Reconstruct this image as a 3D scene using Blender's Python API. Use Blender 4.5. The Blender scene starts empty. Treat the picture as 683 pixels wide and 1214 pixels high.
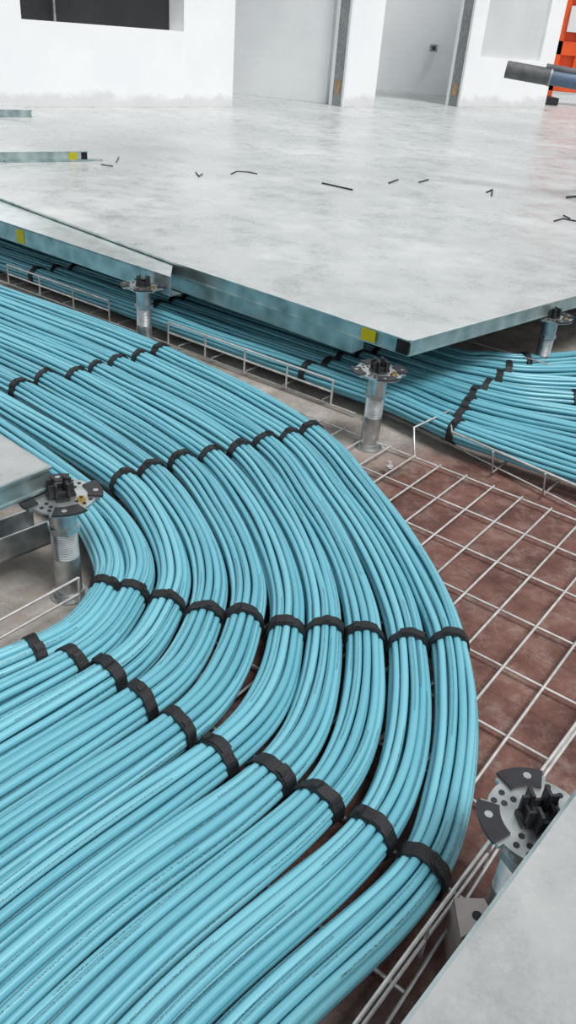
import bpy, math, random
import numpy as np
from mathutils import Vector, Matrix
random.seed(7); rng=np.random.default_rng(7)
scene=bpy.context.scene
# ---------------------------------------------------------------- camera
F=930.0; TH=math.radians(31.5); RO=math.radians(5.0); CZ=0.635
ct,st,cr,sr=math.cos(TH),math.sin(TH),math.cos(RO),math.sin(RO)
fw=Vector((0,ct,-st)); dn=Vector((0,-st,-ct)); rt=Vector((1,0,0))
ximg=cr*rt-sr*dn; yimg=sr*rt+cr*dn
cam=bpy.data.cameras.new('camera'); camo=bpy.data.objects.new('camera',cam); scene.collection.objects.link(camo)
M=Matrix((ximg,-yimg,-fw)).transposed().to_4x4(); M.translation=Vector((0,0,CZ)); camo.matrix_world=M
cam.sensor_fit='VERTICAL'; cam.sensor_height=36; cam.lens=F/1214*36; cam.clip_start=.01; cam.clip_end=200
scene.camera=camo
def ray(x,y):
    return (fw*F+ximg*(x-341.5)+yimg*(y-607))
def P(x,y,z):               # survey point on the level plane z
    d=ray(x,y); k=(z-CZ)/d.z
    return (d.x*k,d.y*k)
def PY(x,y,Y):
    d=ray(x,y); k=Y/d.y
    return (d.x*k,Y,CZ+d.z*k)
D=(.816,-.578); N=(.578,.816)   # building grid axes
def ST(s,t): return (s*D[0]+t*N[0], s*D[1]+t*N[1])
def toST(p): return (p[0]*D[0]+p[1]*D[1], p[0]*N[0]+p[1]*N[1])
# ---------------------------------------------------------------- materials
def mat(name):
    m=bpy.data.materials.new(name); m.use_nodes=True
    nt=m.node_tree; b=nt.nodes['Principled BSDF']
    return m,nt,b
def ramp(nt,stops):
    r=nt.nodes.new('ShaderNodeValToRGB'); e=r.color_ramp.elements
    while len(e)<len(stops): e.new(.5)
    for i,(p,c) in enumerate(stops):
        e[i].position=p; e[i].color=(*c,1)
    return r
def noise(nt,scale,detail=6,rough=.6,vec=None):
    n=nt.nodes.new('ShaderNodeTexNoise'); n.inputs['Scale'].default_value=scale
    n.inputs['Detail'].default_value=detail; n.inputs['Roughness'].default_value=rough
    if vec is None:
        g=nt.nodes.new('ShaderNodeNewGeometry'); vec=g.outputs['Position']
    nt.links.new(vec,n.inputs['Vector']); return n
def mixc(nt,fac,a,b,mode='MIX'):
    m=nt.nodes.new('ShaderNodeMix'); m.data_type='RGBA'; m.blend_type=mode
    for s,v in ((0,fac),(6,a),(7,b)):
        if hasattr(v,'links'): nt.links.new(v,m.inputs[s])
        elif s==0: m.inputs[0].default_value=v
        else: m.inputs[s].default_value=(*v,1)
    return m.outputs[2]
def mth(nt,op,a,b=None,c=None):
    m=nt.nodes.new('ShaderNodeMath'); m.operation=op
    for i,v in enumerate((a,b,c)):
        if v is None: continue
        if hasattr(v,'links'): nt.links.new(v,m.inputs[i])
        else: m.inputs[i].default_value=v
    return m.outputs[0]
def bump(nt,b,h,dist,strength=1):
    n=nt.nodes.new('ShaderNodeBump'); n.inputs['Distance'].default_value=dist; n.inputs['Strength'].default_value=strength
    nt.links.new(h,n.inputs['Height']); nt.links.new(n.outputs[0],b.inputs['Normal'])
def simple(name,col,rough=.5,metal=0,nscale=None,namp=.15,bmp=None):
    m,nt,b=mat(name); b.inputs['Roughness'].default_value=rough; b.inputs['Metallic'].default_value=metal
    if nscale:
        n=noise(nt,nscale); r=ramp(nt,[(.3,tuple(c*(1-namp) for c in col)),(.7,tuple(min(1,c*(1+namp)) for c in col))])
        nt.links.new(n.outputs[0],r.inputs[0]); nt.links.new(r.outputs[0],b.inputs['Base Color'])
        if bmp: bump(nt,b,n.outputs[0],bmp)
    else: b.inputs['Base Color'].default_value=(*col,1)
    return m
# cable sheath
m_cable,nt,b=mat('cable_sheath')
def attr(nt,n):
    a=nt.nodes.new('ShaderNodeAttribute'); a.attribute_name=n; return a.outputs['Fac']
rn,an,ln=attr(nt,'rnd'),attr(nt,'ang'),attr(nt,'len')
r=ramp(nt,[(0,(.078,.31,.40)),(.5,(.112,.38,.475)),(1,(.16,.455,.55))]); nt.links.new(rn,r.inputs[0])
nz=noise(nt,14,4); c1=mixc(nt,mth(nt,'MULTIPLY',nz.outputs[0],.35),r.outputs[0],(.24,.53,.61))
cx=nt.nodes.new('ShaderNodeCombineXYZ'); nt.links.new(mth(nt,'MULTIPLY',ln,900),cx.inputs[0]); nt.links.new(mth(nt,'MULTIPLY',an,90),cx.inputs[1]); nt.links.new(mth(nt,'MULTIPLY',rn,50),cx.inputs[2])
tn=noise(nt,1.0,1,.5,cx.outputs[0])
tgt=mth(nt,'MULTIPLY_ADD',rn,.34,.33)
band=mth(nt,'LESS_THAN',mth(nt,'ABSOLUTE',mth(nt,'SUBTRACT',an,tgt)),.033)
gate=mth(nt,'LESS_THAN',mth(nt,'FRACT',mth(nt,'MULTIPLY_ADD',ln,2.3,mth(nt,'MULTIPLY',rn,17))),.42)
ink=mth(nt,'MULTIPLY',mth(nt,'MULTIPLY',band,gate),mth(nt,'GREATER_THAN',tn.outputs[0],.5))
c2=mixc(nt,mth(nt,'MULTIPLY',ink,.85),c1,(.02,.06,.08))
nt.links.new(c2,b.inputs['Base Color']); b.inputs['Roughness'].default_value=.3
b.inputs['Specular IOR Level'].default_value=.6
m_velcro=simple('black_velcro',(.008,.009,.011),.55,0,500,.6,.001)
# slab
m_slab,nt,b=mat('dusty_red_slab')
n1=noise(nt,9,9,.72); n2=noise(nt,45,8,.75); n3=noise(nt,2.5,4,.5); n5=noise(nt,22,9,.8)
r=ramp(nt,[(.32,(.06,.026,.022)),(.46,(.145,.062,.05)),(.56,(.21,.10,.08)),(.70,(.34,.23,.19))]); nt.links.new(n1.outputs[0],r.inputs[0])
r2=ramp(nt,[(.3,(.19,.165,.148)),(.5,(.35,.32,.29)),(.7,(.54,.51,.475))]); nt.links.new(n1.outputs[0],r2.inputs[0])
g=nt.nodes.new('ShaderNodeNewGeometry'); sp=nt.nodes.new('ShaderNodeVectorMath'); sp.operation='DISTANCE'
nt.links.new(g.outputs['Position'],sp.inputs[0]); sp.inputs[1].default_value=(.36,.74,0)  # dark red-brown zone, widened under bundles to paint in the shade between them
f=mth(nt,'ADD',sp.outputs['Value'],mth(nt,'MULTIPLY_ADD',n3.outputs[0],.3,-.15))
mr=nt.nodes.new('ShaderNodeMapRange'); nt.links.new(f,mr.inputs[0]); mr.inputs[1].default_value=.48; mr.inputs[2].default_value=.60
c=mixc(nt,mr.outputs[0],r.outputs[0],r2.outputs[0])
dust=ramp(nt,[(.50,(0,0,0)),(.64,(1,1,1))]); nt.links.new(n5.outputs[0],dust.inputs[0])
c=mixc(nt,mth(nt,'MULTIPLY',dust.outputs[0],.5),c,(.36,.28,.245))
mp=nt.nodes.new('ShaderNodeMapping'); mp.inputs['Rotation'].default_value=(0,0,math.atan2(.578,.816)); nt.links.new(g.outputs['Position'],mp.inputs[0])
bk=nt.nodes.new('ShaderNodeTexBrick'); nt.links.new(mp.outputs[0],bk.inputs['Vector']); bk.inputs['Scale'].default_value=1; bk.inputs['Brick Width'].default_value=.2; bk.inputs['Row Height'].default_value=.1  # dark joint-like grid along the tray axes paints in mesh shadow edges
bk.inputs['Mortar Size'].default_value=.0018; bk.inputs['Mortar Smooth'].default_value=.6; bk.offset=0
bk.inputs['Color1'].default_value=(1,1,1,1);bk.inputs['Color2'].default_value=(.8,.8,.8,1);bk.inputs['Mortar'].default_value=(.5,.48,.48,1)
inv=mth(nt,'SUBTRACT',1,mr.outputs[0])
c=mixc(nt,mth(nt,'MULTIPLY',inv,.5),c,bk.outputs[0],'MULTIPLY')
nt.links.new(c,b.inputs['Base Color']); b.inputs['Roughness'].default_value=.85
bump(nt,b,n2.outputs[0],.006)
# raised floor top
def topmat(name,k):
    m,nt,b=mat(name)
    n1=noise(nt,1.3,9,.7); n2=noise(nt,9,10,.78); n3=noise(nt,70,5,.7)
    r=ramp(nt,[(.3,(.38*k,.40*k,.40*k)),(.5,(.49*k,.51*k,.51*k)),(.7,(.62*k,.64*k,.635*k))]); nt.links.new(n1.outputs[0],r.inputs[0])
    r2=ramp(nt,[(.36,(.66,.68,.68)),(.5,(.90,.905,.91)),(.62,(1.0,1.0,1.0))]); nt.links.new(n2.outputs[0],r2.inputs[0])
    c=mixc(nt,.85,r.outputs[0],r2.outputs[0],'MULTIPLY')
    r3=ramp(nt,[(.56,(0,0,0)),(.7,(1,1,1))]); nt.links.new(n3.outputs[0],r3.inputs[0])
    c=mixc(nt,mth(nt,'MULTIPLY',r3.outputs[0],.3),c,(.70*k,.71*k,.71*k))
    nt.links.new(c,b.inputs['Base Color'])
    rr=nt.nodes.new('ShaderNodeMapRange'); nt.links.new(n2.outputs[0],rr.inputs[0]); rr.inputs[1].default_value=.35; rr.inputs[2].default_value=.65; rr.inputs[3].default_value=.2; rr.inputs[4].default_value=.48
    nt.links.new(rr.outputs[0],b.inputs['Roughness']); return m
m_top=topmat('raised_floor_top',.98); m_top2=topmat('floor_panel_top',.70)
def galv(name,a,bc,rough=.38,metal=.75,sc=60):
    m,nt,b=mat(name); v=nt.nodes.new('ShaderNodeTexVoronoi'); v.inputs['Scale'].default_value=sc
    g=nt.nodes.new('ShaderNodeNewGeometry'); nt.links.new(g.outputs['Position'],v.inputs['Vector'])
    n=noise(nt,12,5); f=mth(nt,'ADD',mth(nt,'MULTIPLY',v.outputs['Distance'],.5),mth(nt,'MULTIPLY',n.outputs[0],.7))
    r=ramp(nt,[(.3,a),(.8,bc)]); nt.links.new(f,r.inputs[0]); nt.links.new(r.outputs[0],b.inputs['Base Color'])
    b.inputs['Metallic'].default_value=metal; b.inputs['Roughness'].default_value=rough
    return m
m_galv=galv('galvanised_steel',(.32,.35,.355),(.64,.67,.675),.3,.85)
m_edge=galv('panel_edge_steel',(.22,.31,.32),(.52,.62,.62),.3,.8,30)
m_rim=galv('panel_rim_steel',(.55,.60,.60),(.75,.8,.8),.3,.6,30)
m_wire=galv('zinc_wire',(.50,.50,.485),(.78,.77,.75),.35,.6,80)
m_black=simple('black_plastic',(.018,.019,.022),.45,0,60,.4)
m_brass=simple('brass_screw',(.7,.45,.12),.3,1)
m_yel=simple('yellow_sticker',(.75,.68,.02),.6)
m_wall,nt,b=mat('white_plaster')
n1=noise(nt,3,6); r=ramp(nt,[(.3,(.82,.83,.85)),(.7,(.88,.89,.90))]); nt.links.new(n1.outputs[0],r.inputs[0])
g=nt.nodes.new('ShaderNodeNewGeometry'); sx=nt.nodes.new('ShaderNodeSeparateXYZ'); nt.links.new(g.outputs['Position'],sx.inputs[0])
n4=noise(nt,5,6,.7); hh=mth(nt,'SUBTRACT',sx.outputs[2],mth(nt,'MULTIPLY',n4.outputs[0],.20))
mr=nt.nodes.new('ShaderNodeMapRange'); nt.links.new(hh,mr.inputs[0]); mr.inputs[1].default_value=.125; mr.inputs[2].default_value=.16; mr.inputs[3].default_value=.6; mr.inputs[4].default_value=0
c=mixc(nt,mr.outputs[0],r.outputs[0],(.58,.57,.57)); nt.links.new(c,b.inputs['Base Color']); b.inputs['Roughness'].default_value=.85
m_wallg=simple('grey_plaster',(.80,.82,.83),.9,0,4,.04)
m_boardg=simple('grey_board',(.60,.62,.63),.9,0,4,.05)
m_dark=simple('painted_room_dark',(.015,.016,.018),.8,0,3,.5)  # near-black sheet behind the window opening, painting in the unlit interior
m_wood=simple('timber_packer',(.45,.28,.14),.8,0,30,.3)
m_stud=galv('stud_steel',(.22,.24,.25),(.36,.38,.38),.45,.5,40)
m_orange=simple('orange_plastic',(.85,.10,.015),.45,0,6,.15)
m_whitep=simple('white_reflective',(.8,.8,.8),.4)
m_pipe=simple('dark_foam',(.10,.105,.11),.6,0,30,.35)
m_blue=simple('blue_sleeve',(.09,.14,.22),.5,0,30,.2)
# ---------------------------------------------------------------- mesh builder
class MB:
    def __init__(s): s.v=[];s.f=[];s.m=[];s.sm=[]
    def add(s,vs,fs,m=0,smooth=False):
        o=len(s.v); s.v+= [tuple(v) for v in vs]
        for f in fs: s.f.append([i+o for i in f]); s.m.append(m); s.sm.append(smooth)
    def prism(s,poly,z0,z1,m=0,mtop=None):
        n=len(poly)
        a=sum(poly[i][0]*poly[(i+1)%n][1]-poly[(i+1)%n][0]*poly[i][1] for i in range(n))
        if a<0: poly=poly[::-1]
        vs=[(p[0],p[1],z0) for p in poly]+[(p[0],p[1],z1) for p in poly]
        s.add(vs,[[i,(i+1)%n,n+(i+1)%n,n+i] for i in range(n)]+[list(range(n))[::-1]],m)
        s.add(vs,[[n+i for i in range(n)]],m if mtop is None else mtop)
    def box(s,c,size,ang=0,m=0):
        ca,sa=math.cos(ang),math.sin(ang); x,y,z=[q/2 for q in size]
        pl=[(c[0]+a*ca-b_*sa,c[1]+a*sa+b_*ca) for a,b_ in ((-x,-y),(x,-y),(x,y),(-x,y))]
        s.prism(pl,c[2]-z,c[2]+z,m)
    def cyl(s,c,r,z0,z1,n=24,m=0,r1=None,smooth=True):
        r1=r if r1 is None else r1
        vs=[(c[0]+r*math.cos(2*math.pi*i/n),c[1]+r*math.sin(2*math.pi*i/n),z0) for i in range(n)]+[(c[0]+r1*math.cos(2*math.pi*i/n),c[1]+r1*math.sin(2*math.pi*i/n),z1) for i in range(n)]
        s.add(vs,[[i,(i+1)%n,n+(i+1)%n,n+i] for i in range(n)],m,smooth)
        s.add(vs,[list(range(n))[::-1],[n+i for i in range(n)]],m)
    def tube(s,pts,r,n=8,m=0,smooth=True):
        pts=[Vector(p) for p in pts]; vs=[];k=len(pts)
        for i,p in enumerate(pts):
            t=(pts[min(i+1,k-1)]-pts[max(i-1,0)]).normalized()
            up=Vector((0,0,1)) if abs(t.z)<.9 else Vector((1,0,0))
            a=t.cross(up).normalized(); b_=a.cross(t)
            for j in range(n):
                q=2*math.pi*j/n; vs.append(p+r*(math.cos(q)*a+math.sin(q)*b_))
        fs=[[i*n+j,i*n+(j+1)%n,(i+1)*n+(j+1)%n,(i+1)*n+j] for i in range(k-1) for j in range(n)]
        s.add(vs,fs,m,smooth); s.add(vs,[list(range(n))[::-1],[(k-1)*n+j for j in range(n)]],m)
    def sector(s,c,r0,r1,a0,a1,z0,z1,m=0,n=8):
        pl=[(c[0]+r1*math.cos(a0+(a1-a0)*i/n),c[1]+r1*math.sin(a0+(a1-a0)*i/n)) for i in range(n+1)]
        pi=[(c[0]+r0*math.cos(a0+(a1-a0)*i/n),c[1]+r0*math.sin(a0+(a1-a0)*i/n)) for i in range(n+1)]
        for i in range(n): s.prism([pi[i],pl[i],pl[i+1],pi[i+1]],z0,z1,m)
    def obj(s,name,mats,parent=None,bevel=0):
        me=bpy.data.meshes.new(name); me.from_pydata(s.v,[],s.f)
        for m in mats: me.materials.append(m)
        me.polygons.foreach_set('material_index',s.m); me.polygons.foreach_set('use_smooth',s.sm); me.update()
        o=bpy.data.objects.new(name,me); scene.collection.objects.link(o)
        if parent: o.parent=parent
        if bevel:
            b=o.modifiers.new('bevel','BEVEL'); b.width=bevel; b.segments=2; b.limit_method='ANGLE'
        return o
# ---------------------------------------------------------------- cable bundles
def resample(ctrl,step):
    c=[np.array(p,float) for p in ctrl]; c=[2*c[0]-c[1]]+c+[2*c[-1]-c[-2]]
    out=[]
    for i in range(1,len(c)-2):
        p0,p1,p2,p3=c[i-1:i+3]
        d=[max(1e-4,np.linalg.norm(b-a))**.5 for a,b in ((p0,p1),(p1,p2),(p2,p3))]
        t0=0;t1=d[0];t2=t1+d[1];t3=t2+d[2]
        for t in np.linspace(t1,t2,40,endpoint=False):
            A1=(t1-t)/(t1-t0)*p0+(t-t0)/(t1-t0)*p1;A2=(t2-t)/(t2-t1)*p1+(t-t1)/(t2-t1)*p2;A3=(t3-t)/(t3-t2)*p2+(t-t2)/(t3-t2)*p3
            B1=(t2-t)/(t2-t0)*A1+(t-t0)/(t2-t0)*A2;B2=(t3-t)/(t3-t1)*A2+(t-t1)/(t3-t1)*A3
            out.append((t2-t)/(t2-t1)*B1+(t-t1)/(t2-t1)*B2)
    out.append(c[-2]); out=np.array(out)
    L=np.concatenate([[0],np.cumsum(np.linalg.norm(np.diff(out,axis=0),axis=1))])
    q=np.arange(0,L[-1],step); p=np.stack([np.interp(q,L,out[:,0]),np.interp(q,L,out[:,1])],1)
    k=max(3,int(.09/step))|1; w=np.hanning(k+2)[1:-1]; w/=w.sum(); h=k//2
    pp=np.pad(p,((h,h),(0,0)),mode='edge')
    for a in range(h):
        pp[h-1-a]=2*p[0]-p[a+1]; pp[len(pp)-h+a]=2*p[-1]-p[-2-a]
    return np.stack([np.convolve(pp[:,i],w,'valid') for i in (0,1)],1)
DC=.0095
HEX=[(.80*DC*math.cos(a),.80*DC*math.sin(a)) for a in np.arange(5)*math.pi*2/5]+[(1.775*DC*math.cos(a),1.775*DC*math.sin(a)) for a in (np.arange(11)+.25)*math.pi*2/11]
RB=(1.775+.48)*DC
def build_bundle(path,ZC,ties,lim,seed,step,sides=10,maxw=1.14):
    rg=np.random.default_rng(seed)
    n=len(path); tg=np.gradient(path,axis=0); tg/=np.linalg.norm(tg,axis=1)[:,None]
    side=np.stack([tg[:,1],-tg[:,0]],1)
    L=np.arange(n)*step
    tl=np.array([L[i] for i in ties]) if ties else np.array([-9.])
    dmin=np.min(np.abs(L[:,None]-tl[None,:]),axis=1)
    loose=np.clip(dmin/.09,0,1); loose=loose*loose*(3-2*loose)
    sw=np.minimum(1+(maxw-1)*loose, lim/RB*(.96+.03*loose)); sw=np.clip(sw,.88,maxw)
    kk=9; sw=np.convolve(np.pad(sw,kk//2,mode='edge'),np.ones(kk)/kk,'valid')
    sh=1-.06*loose
    tw=rg.uniform(0,6.28)+.18*np.sin(L*rg.uniform(1.2,2.4)+rg.uniform(0,6))
    V=[];R=[];A=[];LL=[];F=[]
    phi=-math.pi/2+2*math.pi*np.arange(sides)/sides
    for ci,(a,b_) in enumerate(HEX):
        x=(a*np.cos(tw)-b_*np.sin(tw)); z=(a*np.sin(tw)+b_*np.cos(tw))
        nx=sum(rg.uniform(.3,1)*np.sin(L*w+rg.uniform(0,6.3)) for w in (7,13,22))
        nz_=sum(rg.uniform(.3,1)*np.sin(L*w+rg.uniform(0,6.3)) for w in (6,12,20))
        x=x*sw+nx*.0006*(.1+loose); z=z*sh+nz_*.0009*(.1+loose)
        c=np.stack([path[:,0]+side[:,0]*x,path[:,1]+side[:,1]*x,ZC+z],1)
        r=DC*.455
        ring=c[:,None,:]+r*(np.cos(phi)[None,:,None]*np.stack([side[:,0],side[:,1],np.zeros(n)],1)[:,None,:]+np.sin(phi)[None,:,None]*np.array([0,0,1.])[None,None,:])
        o=ci*n*sides; V.append(ring.reshape(-1,3))
        R.append(np.full(n*sides,rg.uniform())); A.append(np.tile(np.arange(sides)/sides,n)); LL.append(np.repeat(L+rg.uniform(0,2),sides))
        i=np.arange(n-1)[:,None]; j=np.arange(sides)[None,:]; j2=(j+1)%sides
        F.append(np.stack([o+i*sides+j,o+i*sides+j2,o+(i+1)*sides+j2,o+(i+1)*sides+j],-1).reshape(-1,4))
    V=np.concatenate(V);F=np.concatenate(F)
    me=bpy.data.meshes.new('cable_bundle'); me.vertices.add(len(V)); me.vertices.foreach_set('co',V.astype(np.float32).ravel())
    me.loops.add(F.size); me.loops.foreach_set('vertex_index',F.astype(np.int32).ravel())
    me.polygons.add(len(F)); me.polygons.foreach_set('loop_start',np.arange(0,F.size,4,dtype=np.int32))
    try: me.polygons.foreach_set('loop_total',np.full(len(F),4,dtype=np.int32))
    except Exception: pass
    me.update(calc_edges=True); me.validate()
    me.polygons.foreach_set('use_smooth',np.ones(len(me.polygons),dtype=bool))
    for nm,arr in (('rnd',R),('ang',A),('len',LL)):
        at=me.attributes.new(nm,'FLOAT','POINT'); at.data.foreach_set('value',np.concatenate(arr).astype(np.float32))
    me.materials.append(m_cable)
    o=bpy.data.objects.new('cable_bundle',me); scene.collection.objects.link(o)
    mb=MB()
    for ti in ties:
        t3=Vector((tg[ti][0],tg[ti][1],0)); s3=Vector((side[ti][0],side[ti][1],0)); c0=Vector((path[ti][0],path[ti][1],ZC))
        ang=rg.uniform(-.2,.2); t3r=(t3*math.cos(ang)+s3*math.sin(ang)); s3r=s3
        W=rg.uniform(.0058,.0074); K=48
        a0=rg.uniform(.5,2.2)
        def loop(rad,w,q0,q1,K,closed,sh_=0):
            vs=[];cnt=K if closed else K+1
            for k in range(cnt):
                q=q0+(q1-q0)*k/K
                rip=1+.016*math.cos(11*(q-tw[ti])-1.57)
                ex=(RB*sw[ti]+rad)*rip; ez=(RB*sh[ti]+rad)*rip
                wv=.0006*math.sin(5*q+a0*9)
                for (dr,dt) in ((0,-w),(.0018,-w+.0004),(.0018,w-.0004),(0,w)):
                    p=c0+s3r*math.cos(q)*(ex+dr)+Vector((0,0,1))*math.sin(q)*(ez+dr)+t3r*(dt+wv+sh_)+t3*(math.sin(ang*3)*math.cos(q)*.004)
                    vs.append(p)
            fs=[]
            for k in range(K):
                k2=(k+1)%cnt
                for e in range(4): fs.append([k*4+e,k*4+(e+1)%4,k2*4+(e+1)%4,k2*4+e])
            if not closed: fs+= [[3,2,1,0],[K*4,K*4+1,K*4+2,K*4+3]]
            mb.add(vs,fs,0,False)
        loop(.0002,W,0,2*math.pi,K,True)
        loop(.0019,W*.92,a0,a0+1.2,12,False,rg.uniform(-.0015,.0015))
        loop(.0036,W*.75,a0+.1,a0+.34,4,False)
    if ties: mb.obj('velcro_ties',[m_velcro],o)
    return o
ZT=.056; ZC=.0425
px={
10:[(430,570),(478,635),(515,700),(535,757),(543,850),(532,940)],
9:[(400,580),(442,642),(471,702),(485,757),(487,850),(473,920)],
8:[(370,588),(405,648),(427,706),(434,750),(431,830),(413,892)],
7:[(335,590),(366,645),(383,700),(386,743),(378,812),(357,868)],
6:[(300,595),(328,650),(342,705),(340,744),(328,800),(303,845)],
5:[(262,600),(287,650),(296,697),(290,730),(273,780),(248,820)],
4:[(222,605),(244,650),(250,690),(243,722),(224,765),(200,797)],
3:[(185,610),(203,650),(207,685),(198,710),(174,752),(150,777)],
2:[(141,610),(163,650),(166,677),(157,697),(134,735),(110,761)],
1:[(98,603),(122,640),(132,668),(125,693),(100,728),(74,750)]}
A={10:(195,412),9:(168,420),8:(140,425),7:(118,433),6:(92,440),5:(60,443),4:(28,455)}
B={10:(370,507),9:(345,516),8:(316,520),7:(285,528),6:(252,537),5:(218,543),4:(180,553),3:(148,565)}
Cc={10:(535,757),9:(484,757),8:(434,750),7:(386,743),6:(340,744),5:(290,730),4:(243,722),3:(198,710),2:(157,697),1:(125,693)}
Dd={10:(505,1020),9:(440,980),8:(375,945),7:(317,915),6:(260,885),5:(208,855),4:(165,823),3:(125,795),2:(83,778),1:(45,763)}
paths={}
STEP=.010
for i in range(1,11):
    te=1.085-(10-i)*.052; se=-.603+(i-1)*.0499
    c=[ST(-3.2,te),ST(-2.4,te),ST(-1.75,te)]
    if i in A: 
        pa=toST(P(*A[i],ZT)); c.append(ST(pa[0],te*.5+pa[1]*.5))
    else: c.append(ST(-1.3+.03*(i-3),te))
    if i in B: c.append(P(*B[i],ZT))
    elif i==2: c.append(P(95,570,ZT))
    else: c.append(P(50,567,ZT))
    c+=[P(*q,ZT) for q in px[i]]
    c.append(P(*Dd[i],ZT))
    c+=[ST(se,.2),ST(se,-.05),ST(se,-.45)]
    paths[i]=resample(c,STEP)
def near(path,p): return int(np.argmin(np.sum((path-np.array(p))**2,axis=1)))
def limits(path,others):
    l=np.full(len(path),9.)
    for q in others:
        d=np.sqrt(((path[:,None,:]-q[None,::2,:])**2).sum(-1)).min(1); l=np.minimum(l,d/2)
    return l
for i in range(1,11):
    p=paths[i]; ties=[]
    for S in (A,B,Cc,Dd):
        if i in S: ties.append(near(p,P(*S[i],ZT)))
    ties.append(near(p,ST(-2.1,toST(p[0])[1]))); ties.append(near(p,ST(-.4,-.05)))
    build_bundle(p,ZC,ties,limits(p,[paths[j] for j in (i-1,i+1) if j in paths]),100+i,STEP,14)
# second run, behind
fp={}
R=[[503,489,475,462,450,438,428,418],[527,508,491,476,462,448,436,424],[550,527,506,487,469,452,436,420]]
for k in range(8):
    t=1.25+.047*k
    c=[ST(s,t) for s in (-3.2,-2.4,-1.6,-1.1,-.8,-.66)]
    c+=[P(545+4*k,R[0][k]+1,ZT),P(612,R[1][k],ZT),P(683,R[2][k],ZT)]
    q=np.array(c[-1]);d=q-np.array(c[-2]); d/=np.linalg.norm(d); c+=[tuple(q+d*.3),tuple(q+d*.6+np.array([0,.05*k/4]))]
    fp[k]=resample(c,.016)
for k in range(8):
    p=fp[k]; ties=[near(p,P(538+11*k,R[0][k],ZT)), near(p,ST(-.86+.01*k,1.25+.047*k)), near(p,ST(-1.35,1.25+.047*k)), near(p,ST(-1.75+.02*k,1.25+.047*k)), near(p,P(672+3*k,R[2][k],ZT)) if k>3 else 0]
    build_bundle(p,ZC,[q for q in ties if q],limits(p,[fp[j] for j in (k-1,k+1) if j in fp]),300+k,.016,10,1.3)
# ---------------------------------------------------------------- basket trays
WR=.0018
def w(mb,a,b_,z,z2=None,r=WR): mb.tube([(*a,z),(*b_,z if z2 is None else z2)],r,7,0)
mb=MB(); SR=-.088; zb=.0135
t=1.138
while t>-.5:
    s0=-3.0 if t>.6 else -.62
    w(mb,ST(s0,t),ST(SR,t),zb-.004); t-=.1
s=SR
while s>-3.0:
    t0=-.5 if s>-.64 else .6
    w(mb,ST(s,t0),ST(s,1.138),zb); s-=.0505
RA=ST(-.112,-.05); RB_=ST(-.068,1.0)
for z in (.034,.058): w(mb,RA,RB_,z)
for k in range(11):
    q=tuple(np.array(RA)+(np.array(RB_)-np.array(RA))*k/10); w(mb,q,(q[0],q[1]+.0001),zb-.004,.058)
for z in (.034,.058): w(mb,ST(-.632,.02),ST(-.632,.47),z)
w(mb,ST(-.632,.47),ST(-.632,.471),.012,.058)
mb.obj('wire_basket_tray',[m_wire])
mb=MB()
for t in np.arange(1.215,1.66,.1): 
    w(mb,ST(-3.2,t),ST(-.72,t),zb-.004); 
s=-3.2
while s<-.6: w(mb,ST(s,1.215),ST(s,1.64),zb); s+=.1
def siderail(mb,s0,s1,t,z1=.060):
    n=max(2,int((s1-s0)/.1)); 
    w(mb,ST(s0,t),ST(s1,t),z1,None,.0023); w(mb,ST(s0,t),ST(s1,t),.036,None,.0023); w(mb,ST(s0,t),ST(s1,t),zb-.004)
    for i in range(n+1):
        a=s0+(s1-s0)*i/n; w(mb,ST(a,t),ST(a,t+.0001),zb-.004,z1,.0023)
sa=toST(P(205,380,.06))[0]; sb=toST(P(393,452,.06))[0]; sc=toST(P(135,355,.06))[0]; sd=toST(P(12,313,.06))[0]
siderail(mb,sa,sb,1.215); siderail(mb,sd,sc,1.215); siderail(mb,-3.1,sd-.06,1.215)
w(mb,ST(-3.2,1.65),ST(-.5,1.65),.06)
mb.obj('wire_basket_tray',[m_wire])
mb=MB()
a=P(537,515,.058); b_=P(683,577,.058); d=np.array(b_)-np.array(a)
e=tuple(np.array(b_)+d*1.2)
mb.tube([(*P(491,541,.012),.012),(*P(491,507,.058),.058),(*P(533,487,.058),.058),(*P(536,512,.058),.058),(*e,.058)],WR*1.2,7)
mb.tube([(*P(536,512,.058),.058),(*P(540,528,.012),.012)],WR,7)
for k in range(5):
    q=np.array(a)+d*(.35+.42*k); mb.tube([(*q,.058),(q[0]+.01,q[1]+.012,.012),(q[0]+.3,q[1]+.42,.012)],WR,7)
for k in range(5):
    o_=np.array(N)*.1*k
    mb.tube([(*(np.array(P(540,528,.012))+o_),.0095),(*(np.array(e)+o_),.0095)],WR,7)
q=P(462,551,.02); mb.cyl(q,.004,.004,.026,6,0,None,False); mb.cyl(q,.007,.016,.019,16)
mb.obj('wire_basket_tray',[m_wire])
mb=MB(); pl=[P(538,1065,.05),P(574,1066,.05),P(586,1090,.05),P(546,1112,.05)]
mb.prism(pl,.048,.051); mb.prism([pl[0],pl[3],(pl[3][0]+.002,pl[3][1]+.001),(pl[0][0]+.002,pl[0][1]+.001)],0.0,.05)
mb.prism([pl[1],pl[2],(pl[2][0]-.002,pl[2][1]),(pl[1][0]-.002,pl[1][1])],0.0,.05)
c=P(566,1085,.052); mb.cyl(c,.004,.0505,.0517,16,1)
mb.obj('tray_support_bracket',[galv('bracket_steel',(.4,.34,.32),(.62,.55,.52),.5,.3),m_black])
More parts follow.
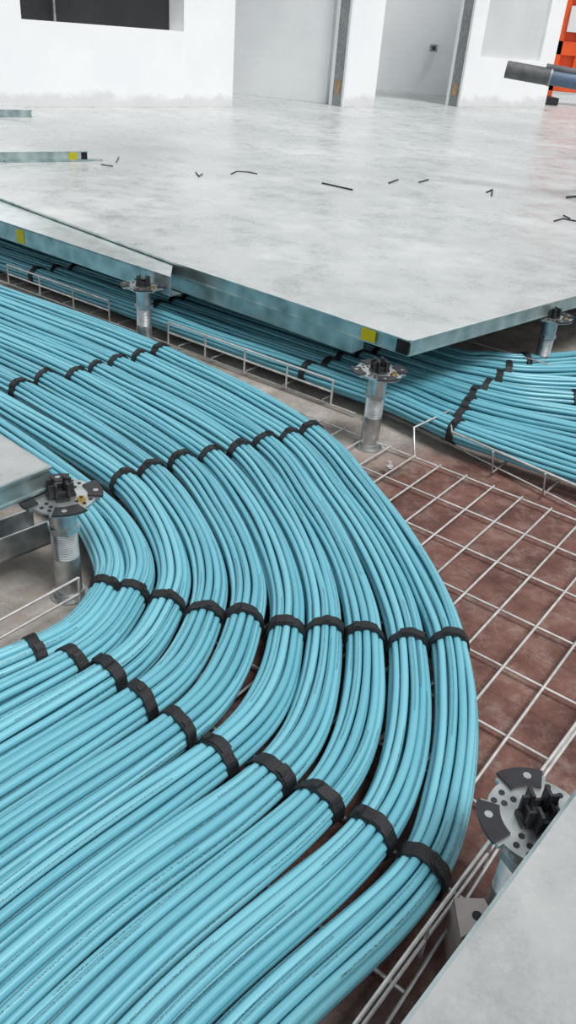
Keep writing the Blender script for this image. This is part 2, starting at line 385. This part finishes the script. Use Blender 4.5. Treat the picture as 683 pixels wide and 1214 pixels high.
# ---------------------------------------------------------------- slab and raised floor
mb=MB(); mb.prism([(-6,-2),(6,-2),(6,6),(-6,6)],-.1,0,0); mb.obj('floor',[m_slab])
ZP=.18; ZB=.151
def panel(mb,poly,z1=ZP,z0=ZB):
    c=np.mean(np.array(poly),axis=0)
    def off(p,k): 
        p=np.array(p); d=c-p; return tuple(p+d/np.linalg.norm(d)*k)
    mb.prism([off(p,.004) for p in poly],z0,z1-.0035,1,1)
    mb.prism([off(p,.001) for p in poly],z0,z0+.003,1,1)
    mb.prism(poly,z1-.0035,z1,1,1)
    mb.prism([off(p,.0035) for p in poly],z1-.001,z1+.0004,0,0)
P0=np.array(P(487,405,ZP)); P1=np.array(P(205,311,ZP)); P2=np.array(P(683,351,ZP))
d1=(P1-P0)/np.linalg.norm(P1-P0); d2=(P2-P0)/np.linalg.norm(P2-P0)
PL=np.array(P(22,243,ZP)); dl=(PL-P1)/np.linalg.norm(PL-P1)
mb=MB()
poly=[tuple(P0),tuple(P1),tuple(P1+dl*5),tuple(P1+dl*5+d2*14),tuple(P0+d2*16)]
panel(mb,poly)
def rim(mb,a,d,L,inn,w_=.004,m=4):
    a=np.array(a); mb.prism([tuple(a),tuple(a+d*L),tuple(a+d*L+inn*w_),tuple(a+inn*w_)],ZP-.0008,ZP+.0009,m,m)
def sticker(mb,a,d,w_,z0,z1,nrm,m):
    a=np.array(a)+np.array(nrm)*.0012; b2=a+d*w_
    mb.add([(*a,z0),(*b2,z0),(*b2,z1),(*a,z1)],[[0,1,2,3],[3,2,1,0]],m)
n1=np.array([-d1[1],d1[0]]); 
if n1[1]>0: n1=-n1
rim(mb,P0,d1,np.linalg.norm(P1-P0),-n1); rim(mb,P1,dl,4,-n1); rim(mb,P0,d2,6,d1*.9)
sticker(mb,P0+d1*.075,d1,.032,ZB+.004,ZP-.002,n1,2)
sticker(mb,P0+d1*.002,d1,.026,ZB+.002,ZP-.002,n1,3)
mb.obj('raised_floor',[m_top,m_edge,m_yel,m_black,m_rim])
mb=MB()
a=np.array(P(202,329,.173)); b2=np.array(P(0,262,.173)); dd=(b2-a)/np.linalg.norm(b2-a)
mb.prism([tuple(a),tuple(a+dd*3.0),tuple(P1+dl*3.0+n1*.001),tuple(P1+n1*.001)],.1705,.173,0,2)
mb.prism([tuple(a),tuple(a+dd*3.0),tuple(a+dd*3.0-n1*.003),tuple(a-n1*.003)],.132,.1745,0,2)
mb.prism([tuple(a-n1*.003),tuple(a+dd*3.0-n1*.003),tuple(a+dd*3.0-n1*.03),tuple(a-n1*.03)],.132,.135,0,0)
mb.prism([tuple(P0+d1*.13-n1*.008),tuple(P0+d1*.68-n1*.008),tuple(P0+d1*.68-n1*.045),tuple(P0+d1*.13-n1*.045)],.118,.1505,0,0)
sticker(mb,a+dd*.52,dd,.03,.136,.168,n1,1)
mb.obj('floor_stringer',[m_edge,m_yel,m_rim])
# left panel
c=np.array(P(62,553,ZP))
e1=np.array(P(0,514,ZP))-c; e1/=np.linalg.norm(e1); e2=np.array(P(0,578,ZP))-c; e2/=np.linalg.norm(e2)
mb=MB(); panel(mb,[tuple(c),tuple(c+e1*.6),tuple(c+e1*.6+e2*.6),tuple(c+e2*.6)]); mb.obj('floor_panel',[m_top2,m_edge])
mb=MB()
q=np.array(P(58,618,.07)); u=np.array(P(0,640,.07))-q; u/=np.linalg.norm(u); v=np.array([u[1],-u[0]])
if v[1]<0: v=-v
for (o0,o1,z0,z1) in ((0,.003,.035,.07),(.04,.043,.035,.07),(0,.043,.035,.038)):
    mb.prism([tuple(q+v*o0),tuple(q+u*.6+v*o0),tuple(q+u*.6+v*o1),tuple(q+v*o1)],z0,z1)
mb.box((q[0]+u[0]*.3,q[1]+u[1]*.3,.0175),(.04,.04,.035)); 
mb.obj('steel_channel',[m_galv])
# near right panel
a=np.array(P(683,935,ZP)); b2=np.array(P(475,1214,ZP)); d=(a-b2)/np.linalg.norm(a-b2); r_=np.array([d[1],-d[0]])
cn=a+d*.012
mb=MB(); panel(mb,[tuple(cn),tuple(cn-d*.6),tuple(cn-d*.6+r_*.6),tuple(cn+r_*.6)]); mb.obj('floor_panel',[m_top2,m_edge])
# loose panels on the floor in the background
a=np.array(P(104,180,ZP+.03))
mb=MB(); u1=np.array(P(0,181,ZP+.03))-a; u1/=np.linalg.norm(u1); u2=np.array([-u1[1],u1[0]]); 
if u2[1]<0: u2=-u2
panel(mb,[tuple(a),tuple(a+u1*.6),tuple(a+u1*.6+u2*.07),tuple(a+u2*.07)],ZP+.0315,ZP+.0015)
nn=-u2; sticker(mb,a+u1*.04,u1,.03,ZP+.004,ZP+.029,nn,2); sticker(mb,a+u1*.003,u1,.022,ZP+.004,ZP+.029,nn,3)
q=a-u1*.0; mb.prism([tuple(q-u1*.05),tuple(q+u1*.3),tuple(q+u1*.3-u2*.012),tuple(q-u1*.05-u2*.012)],ZP+.001,ZP+.006,1)
mb.obj('floor_panel',[m_top,m_edge,m_yel,m_black])
a=np.array(P(38,131,ZP+.03)); mb=MB(); panel(mb,[tuple(a),tuple(a+u1*.6),tuple(a+u1*.6+u2*.3),tuple(a+u2*.3)],ZP+.0315,ZP+.0015)
mb.obj('floor_panel',[m_top,m_edge])
# ---------------------------------------------------------------- pedestals
def pedestal(c,ang,zh=.1485,screw=True,fin=.023,hs=1.0):
    mb=MB()
    mb.cyl(c,.024,0,.003,28); mb.cyl(c,.019,.003,.010,24)
    mb.cyl(c,.0165,.010,.062,32)
    z=.062
    while z<.100:
        mb.cyl(c,.0155,z,z+.0013,32,0,.0163); mb.cyl(c,.0163,z+.0013,z+.0026,32,0,.0155); z+=.0026
    mb.cyl(c,.0200,.100,.108,6,0,None,False); mb.cyl(c,.0165,.108,zh-.004,32); mb.cyl(c,.02,zh-.010,zh-.004,24,0,.028)
    for k in range(4):
        a=ang+k*math.pi/2
        mb.sector(c,.0,.046*hs,a-.50,a+.50,zh-.004,zh-.001,0,8)
        mb.sector(c,.0,.041*hs,a+.50,a+math.pi/2-.50,zh-.004,zh-.001,0,4)
        mb.sector(c,.031*hs,.049*hs,a-.42,a+.42,zh-.001,zh+.0015,1,8)
        mb.cyl((c[0]+.0405*hs*math.cos(a-.12),c[1]+.0405*hs*math.sin(a-.12)),.0032,zh+.0016,zh+.0018,14,0)
        for rr,da in ((.034,.68),(.028,.95),(.036,1.0),(.024,.62)):
            mb.cyl((c[0]+rr*hs*math.cos(a+da),c[1]+rr*hs*math.sin(a+da)),.0024,zh-.0009,zh-.0004,14,1)  # black discs on the plate paint in the dark of its holes
        for q in (-1,1):
            ox,oy=.0095,q*.0068
            fx=c[0]+ox*math.cos(a)-oy*math.sin(a); fy=c[1]+ox*math.sin(a)+oy*math.cos(a)
            mb.box((fx,fy,zh-.001+fin/2*.9),(.010,.0025,fin*(.9 if k%2 else .7)),a,1)
        fx=c[0]+.010*math.cos(a); fy=c[1]+.010*math.sin(a)
        mb.box((fx,fy,zh+fin*.2),(.0025,.012,fin*.42),a,1)
        mb.box((fx,fy,zh+.001),(.013,.015,.003),a,1)
    if screw:
        q=(c[0]+.027*hs*math.cos(ang-.75),c[1]+.027*hs*math.sin(ang-.75)); mb.cyl(q,.005,zh-.001,zh+.003,6,2,None,False); mb.cyl(q,.0025,zh+.003,zh+.0035,12,1)
    return mb.obj('floor_pedestal',[m_galv,m_black,m_brass])
pedestal(P(450,438,.15),.3)
pedestal(P(72,585,.15),.5)
pedestal(P(170,337,.15),.2)
pedestal(P(640,969,.15),.15,hs=.95)
pedestal(P(655,374,.15),.4)
# ---------------------------------------------------------------- debris
mb=MB()
def off(pts,r=.002):
    mb.tube([(*P(x,y,ZP+.003),ZP+.003) for x,y in pts],r,6)
off([(382,217),(400,221),(418,225)],.003)
off([(232,204),(236,209),(240,206)]); off([(274,206),(281,203),(295,204),(305,206)])
off([(461,217),(466,215),(472,213)],.003); off([(497,216),(508,213)],.003); off([(577,228),(584,225),(583,232)],.003)
off([(120,195),(134,197)]); off([(138,192),(141,186)]); off([(672,234),(683,233),(690,236)],.0045); off([(657,262),(668,259),(683,262)],.0025); off([(668,255),(676,259)])
mb.obj('cable_tie_offcuts',[m_black])
# ---------------------------------------------------------------- walls
W0=np.array([-.59,5.69]); wd=np.array([.675,.738]); wn=np.array([-.738,.675])
TK=.14; ZW=2.75
def seg(mb,t0,t1,z0,z1,m=0,n0=0,n1=TK):
    a=W0+wd*t0;b2=W0+wd*t1
    mb.prism([tuple(a+wn*n0),tuple(b2+wn*n0),tuple(b2+wn*n1),tuple(a+wn*n1)],z0,z1,m)
zf=ZP+.001
mb=MB(); 
seg(mb,-5,-1.442,zf,ZW); seg(mb,-1.442,-.399,zf,.578); seg(mb,-1.442,-.399,1.7,ZW); seg(mb,-.399,0,zf,ZW)
seg(mb,0,1.10,2.3,ZW); seg(mb,1.10,1.442,zf,ZW); seg(mb,1.442,2.60,2.3,ZW)
seg(mb,2.60,2.78,zf,ZW); seg(mb,2.78,3.78,zf,.555); seg(mb,2.78,3.78,1.7,ZW); seg(mb,3.78,4.05,zf,ZW)
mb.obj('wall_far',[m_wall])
mb=MB(); seg(mb,-1.46,-.38,.56,1.72,0,TK+.001,TK+.02)
seg(mb,-1.20,-1.19,.58,1.7,1,.09,.10)
mb.obj('window_1',[m_dark,m_stud])
mb=MB(); seg(mb,2.78,3.78,.555,1.7,0,.03,.05); mb.obj('window_2',[m_boardg])
for tj in (1.10,2.60):
    mb=MB()
    seg(mb,tj-.012,tj-.001,zf,2.3,0,.020,.115); seg(mb,tj-.02,tj-.001,zf,2.3,1,0,.020); seg(mb,tj-.02,tj-.001,zf,2.3,1,.115,.14)
    for z in (.26,1.3): seg(mb,tj-.018,tj-.012,z,z+.09,2,.05,.09)
    mb.obj('door_jamb_stud',[m_stud,m_wallg,m_wood])
def wallseg(name,a,b2,m,th=.1):
    a=np.array(a);b2=np.array(b2);d=(b2-a)/np.linalg.norm(b2-a);n=np.array([-d[1],d[0]]); 
    if n[1]<0:n=-n
    mb=MB(); mb.prism([tuple(a),tuple(b2),tuple(b2+n*th),tuple(a+n*th)],zf,ZW); mb.obj(name,[m])
a=np.array(P(277,111,ZP)); b2=np.array(P(386,123,ZP)); wallseg('wall_recess_left',a-(b2-a)*1.6,b2,m_wallg)
wallseg('wall_recess_right',(-.3,9.2),(1.75,9.1),m_wallg)
wallseg('wall_back',(1.5,12.5),(9,9.5),m_wall)
mb=MB(); q=PY(514,57,9.1); mb.box((q[0],9.09,q[2]),(.07,.03,.06)); mb.box((q[0],9.07,q[2]),(.03,.02,.03),0,1); mb.obj('wall_socket',[m_stud,m_black])
# ---------------------------------------------------------------- safety barrier
mb=MB(); q=PY(657,60,9.3); x0=q[0]; 
def bx(x,z,wx,wz,y=9.3,t=.05,m=0): mb.box((x+wx/2,y,z+wz/2),(wx,t,wz),0,m)
bx(x0,.25,.07,1.0); bx(x0+1.4,.25,.07,1.0); bx(x0,1.13,1.47,.12); bx(x0+.07,.82,1.33,.22,9.265,.03,1); bx(x0,.30,1.47,.16); bx(x0,.62,1.47,.12)
bx(x0+.03,.30,1.40,.85,9.335,.015)
for k in range(1,9): bx(x0+.07+k*.145,.36,.05,.8,9.3,.03)
for k in (0,1.4): mb.box((x0+.035+k,9.3,ZP+.035),(.12,.5,.065),0,2)
mb.obj('safety_barrier',[m_orange,m_whitep,m_black],None,.004)
# ---------------------------------------------------------------- pipe on trestle
a=PY(600,82,3.2); b2=PY(683,97,3.15); a=Vector(a);b2=Vector(b2);d=(b2-a)
m1=a+d*.62
mb=MB(); mb.tube([a,m1],.027,20,0); mb.tube([a-d*.003,a+d*.01],.022,20,1); mb.tube([m1,m1+d*.03],.029,20,1); mb.tube([m1,b2+d*4],.024,20,2)
mb.tube([a+d*.55+Vector((0,0,.026)),b2+d*4+Vector((0,0,.026))],.013,12,0)
for k in (1.6,4.4):
    c=a+d*k
    for s_ in (-1,1):
        mb.tube([(c.x,c.y,c.z-.02),(c.x+.05,c.y+s_*.25,ZP+.002)],.014,10,1)
    mb.tube([(c.x,c.y-.08,c.z-.03),(c.x,c.y+.08,c.z-.03)],.014,10,1)
mb.obj('scaffold_tube_trestle',[m_pipe,m_stud,m_blue])
# ---------------------------------------------------------------- light
wd_=bpy.data.worlds.new('world'); scene.world=wd_; wd_.use_nodes=True; nt=wd_.node_tree
bg=nt.nodes['Background']; tc=nt.nodes.new('ShaderNodeTexCoord'); sx=nt.nodes.new('ShaderNodeSeparateXYZ'); nt.links.new(tc.outputs['Generated'],sx.inputs[0])
r=ramp(nt,[(0,(.25,.26,.27)),(.45,(.5,.52,.54)),(.55,(.95,.98,1)),(1,(.80,.83,.86))])
nt.links.new(mth(nt,'MULTIPLY_ADD',sx.outputs[2],.5,.5),r.inputs[0]); nt.links.new(r.outputs[0],bg.inputs[0]); bg.inputs[1].default_value=.70
s=bpy.data.lights.new('daylight','SUN'); s.energy=2.95; s.angle=math.radians(22); s.color=(1,.985,.96)
so=bpy.data.objects.new('daylight',s); scene.collection.objects.link(so)
so.rotation_euler=Vector((-.30,.32,-.88)).to_track_quat('-Z','Y').to_euler()
scene.view_settings.view_transform='Standard'; scene.view_settings.look='None'
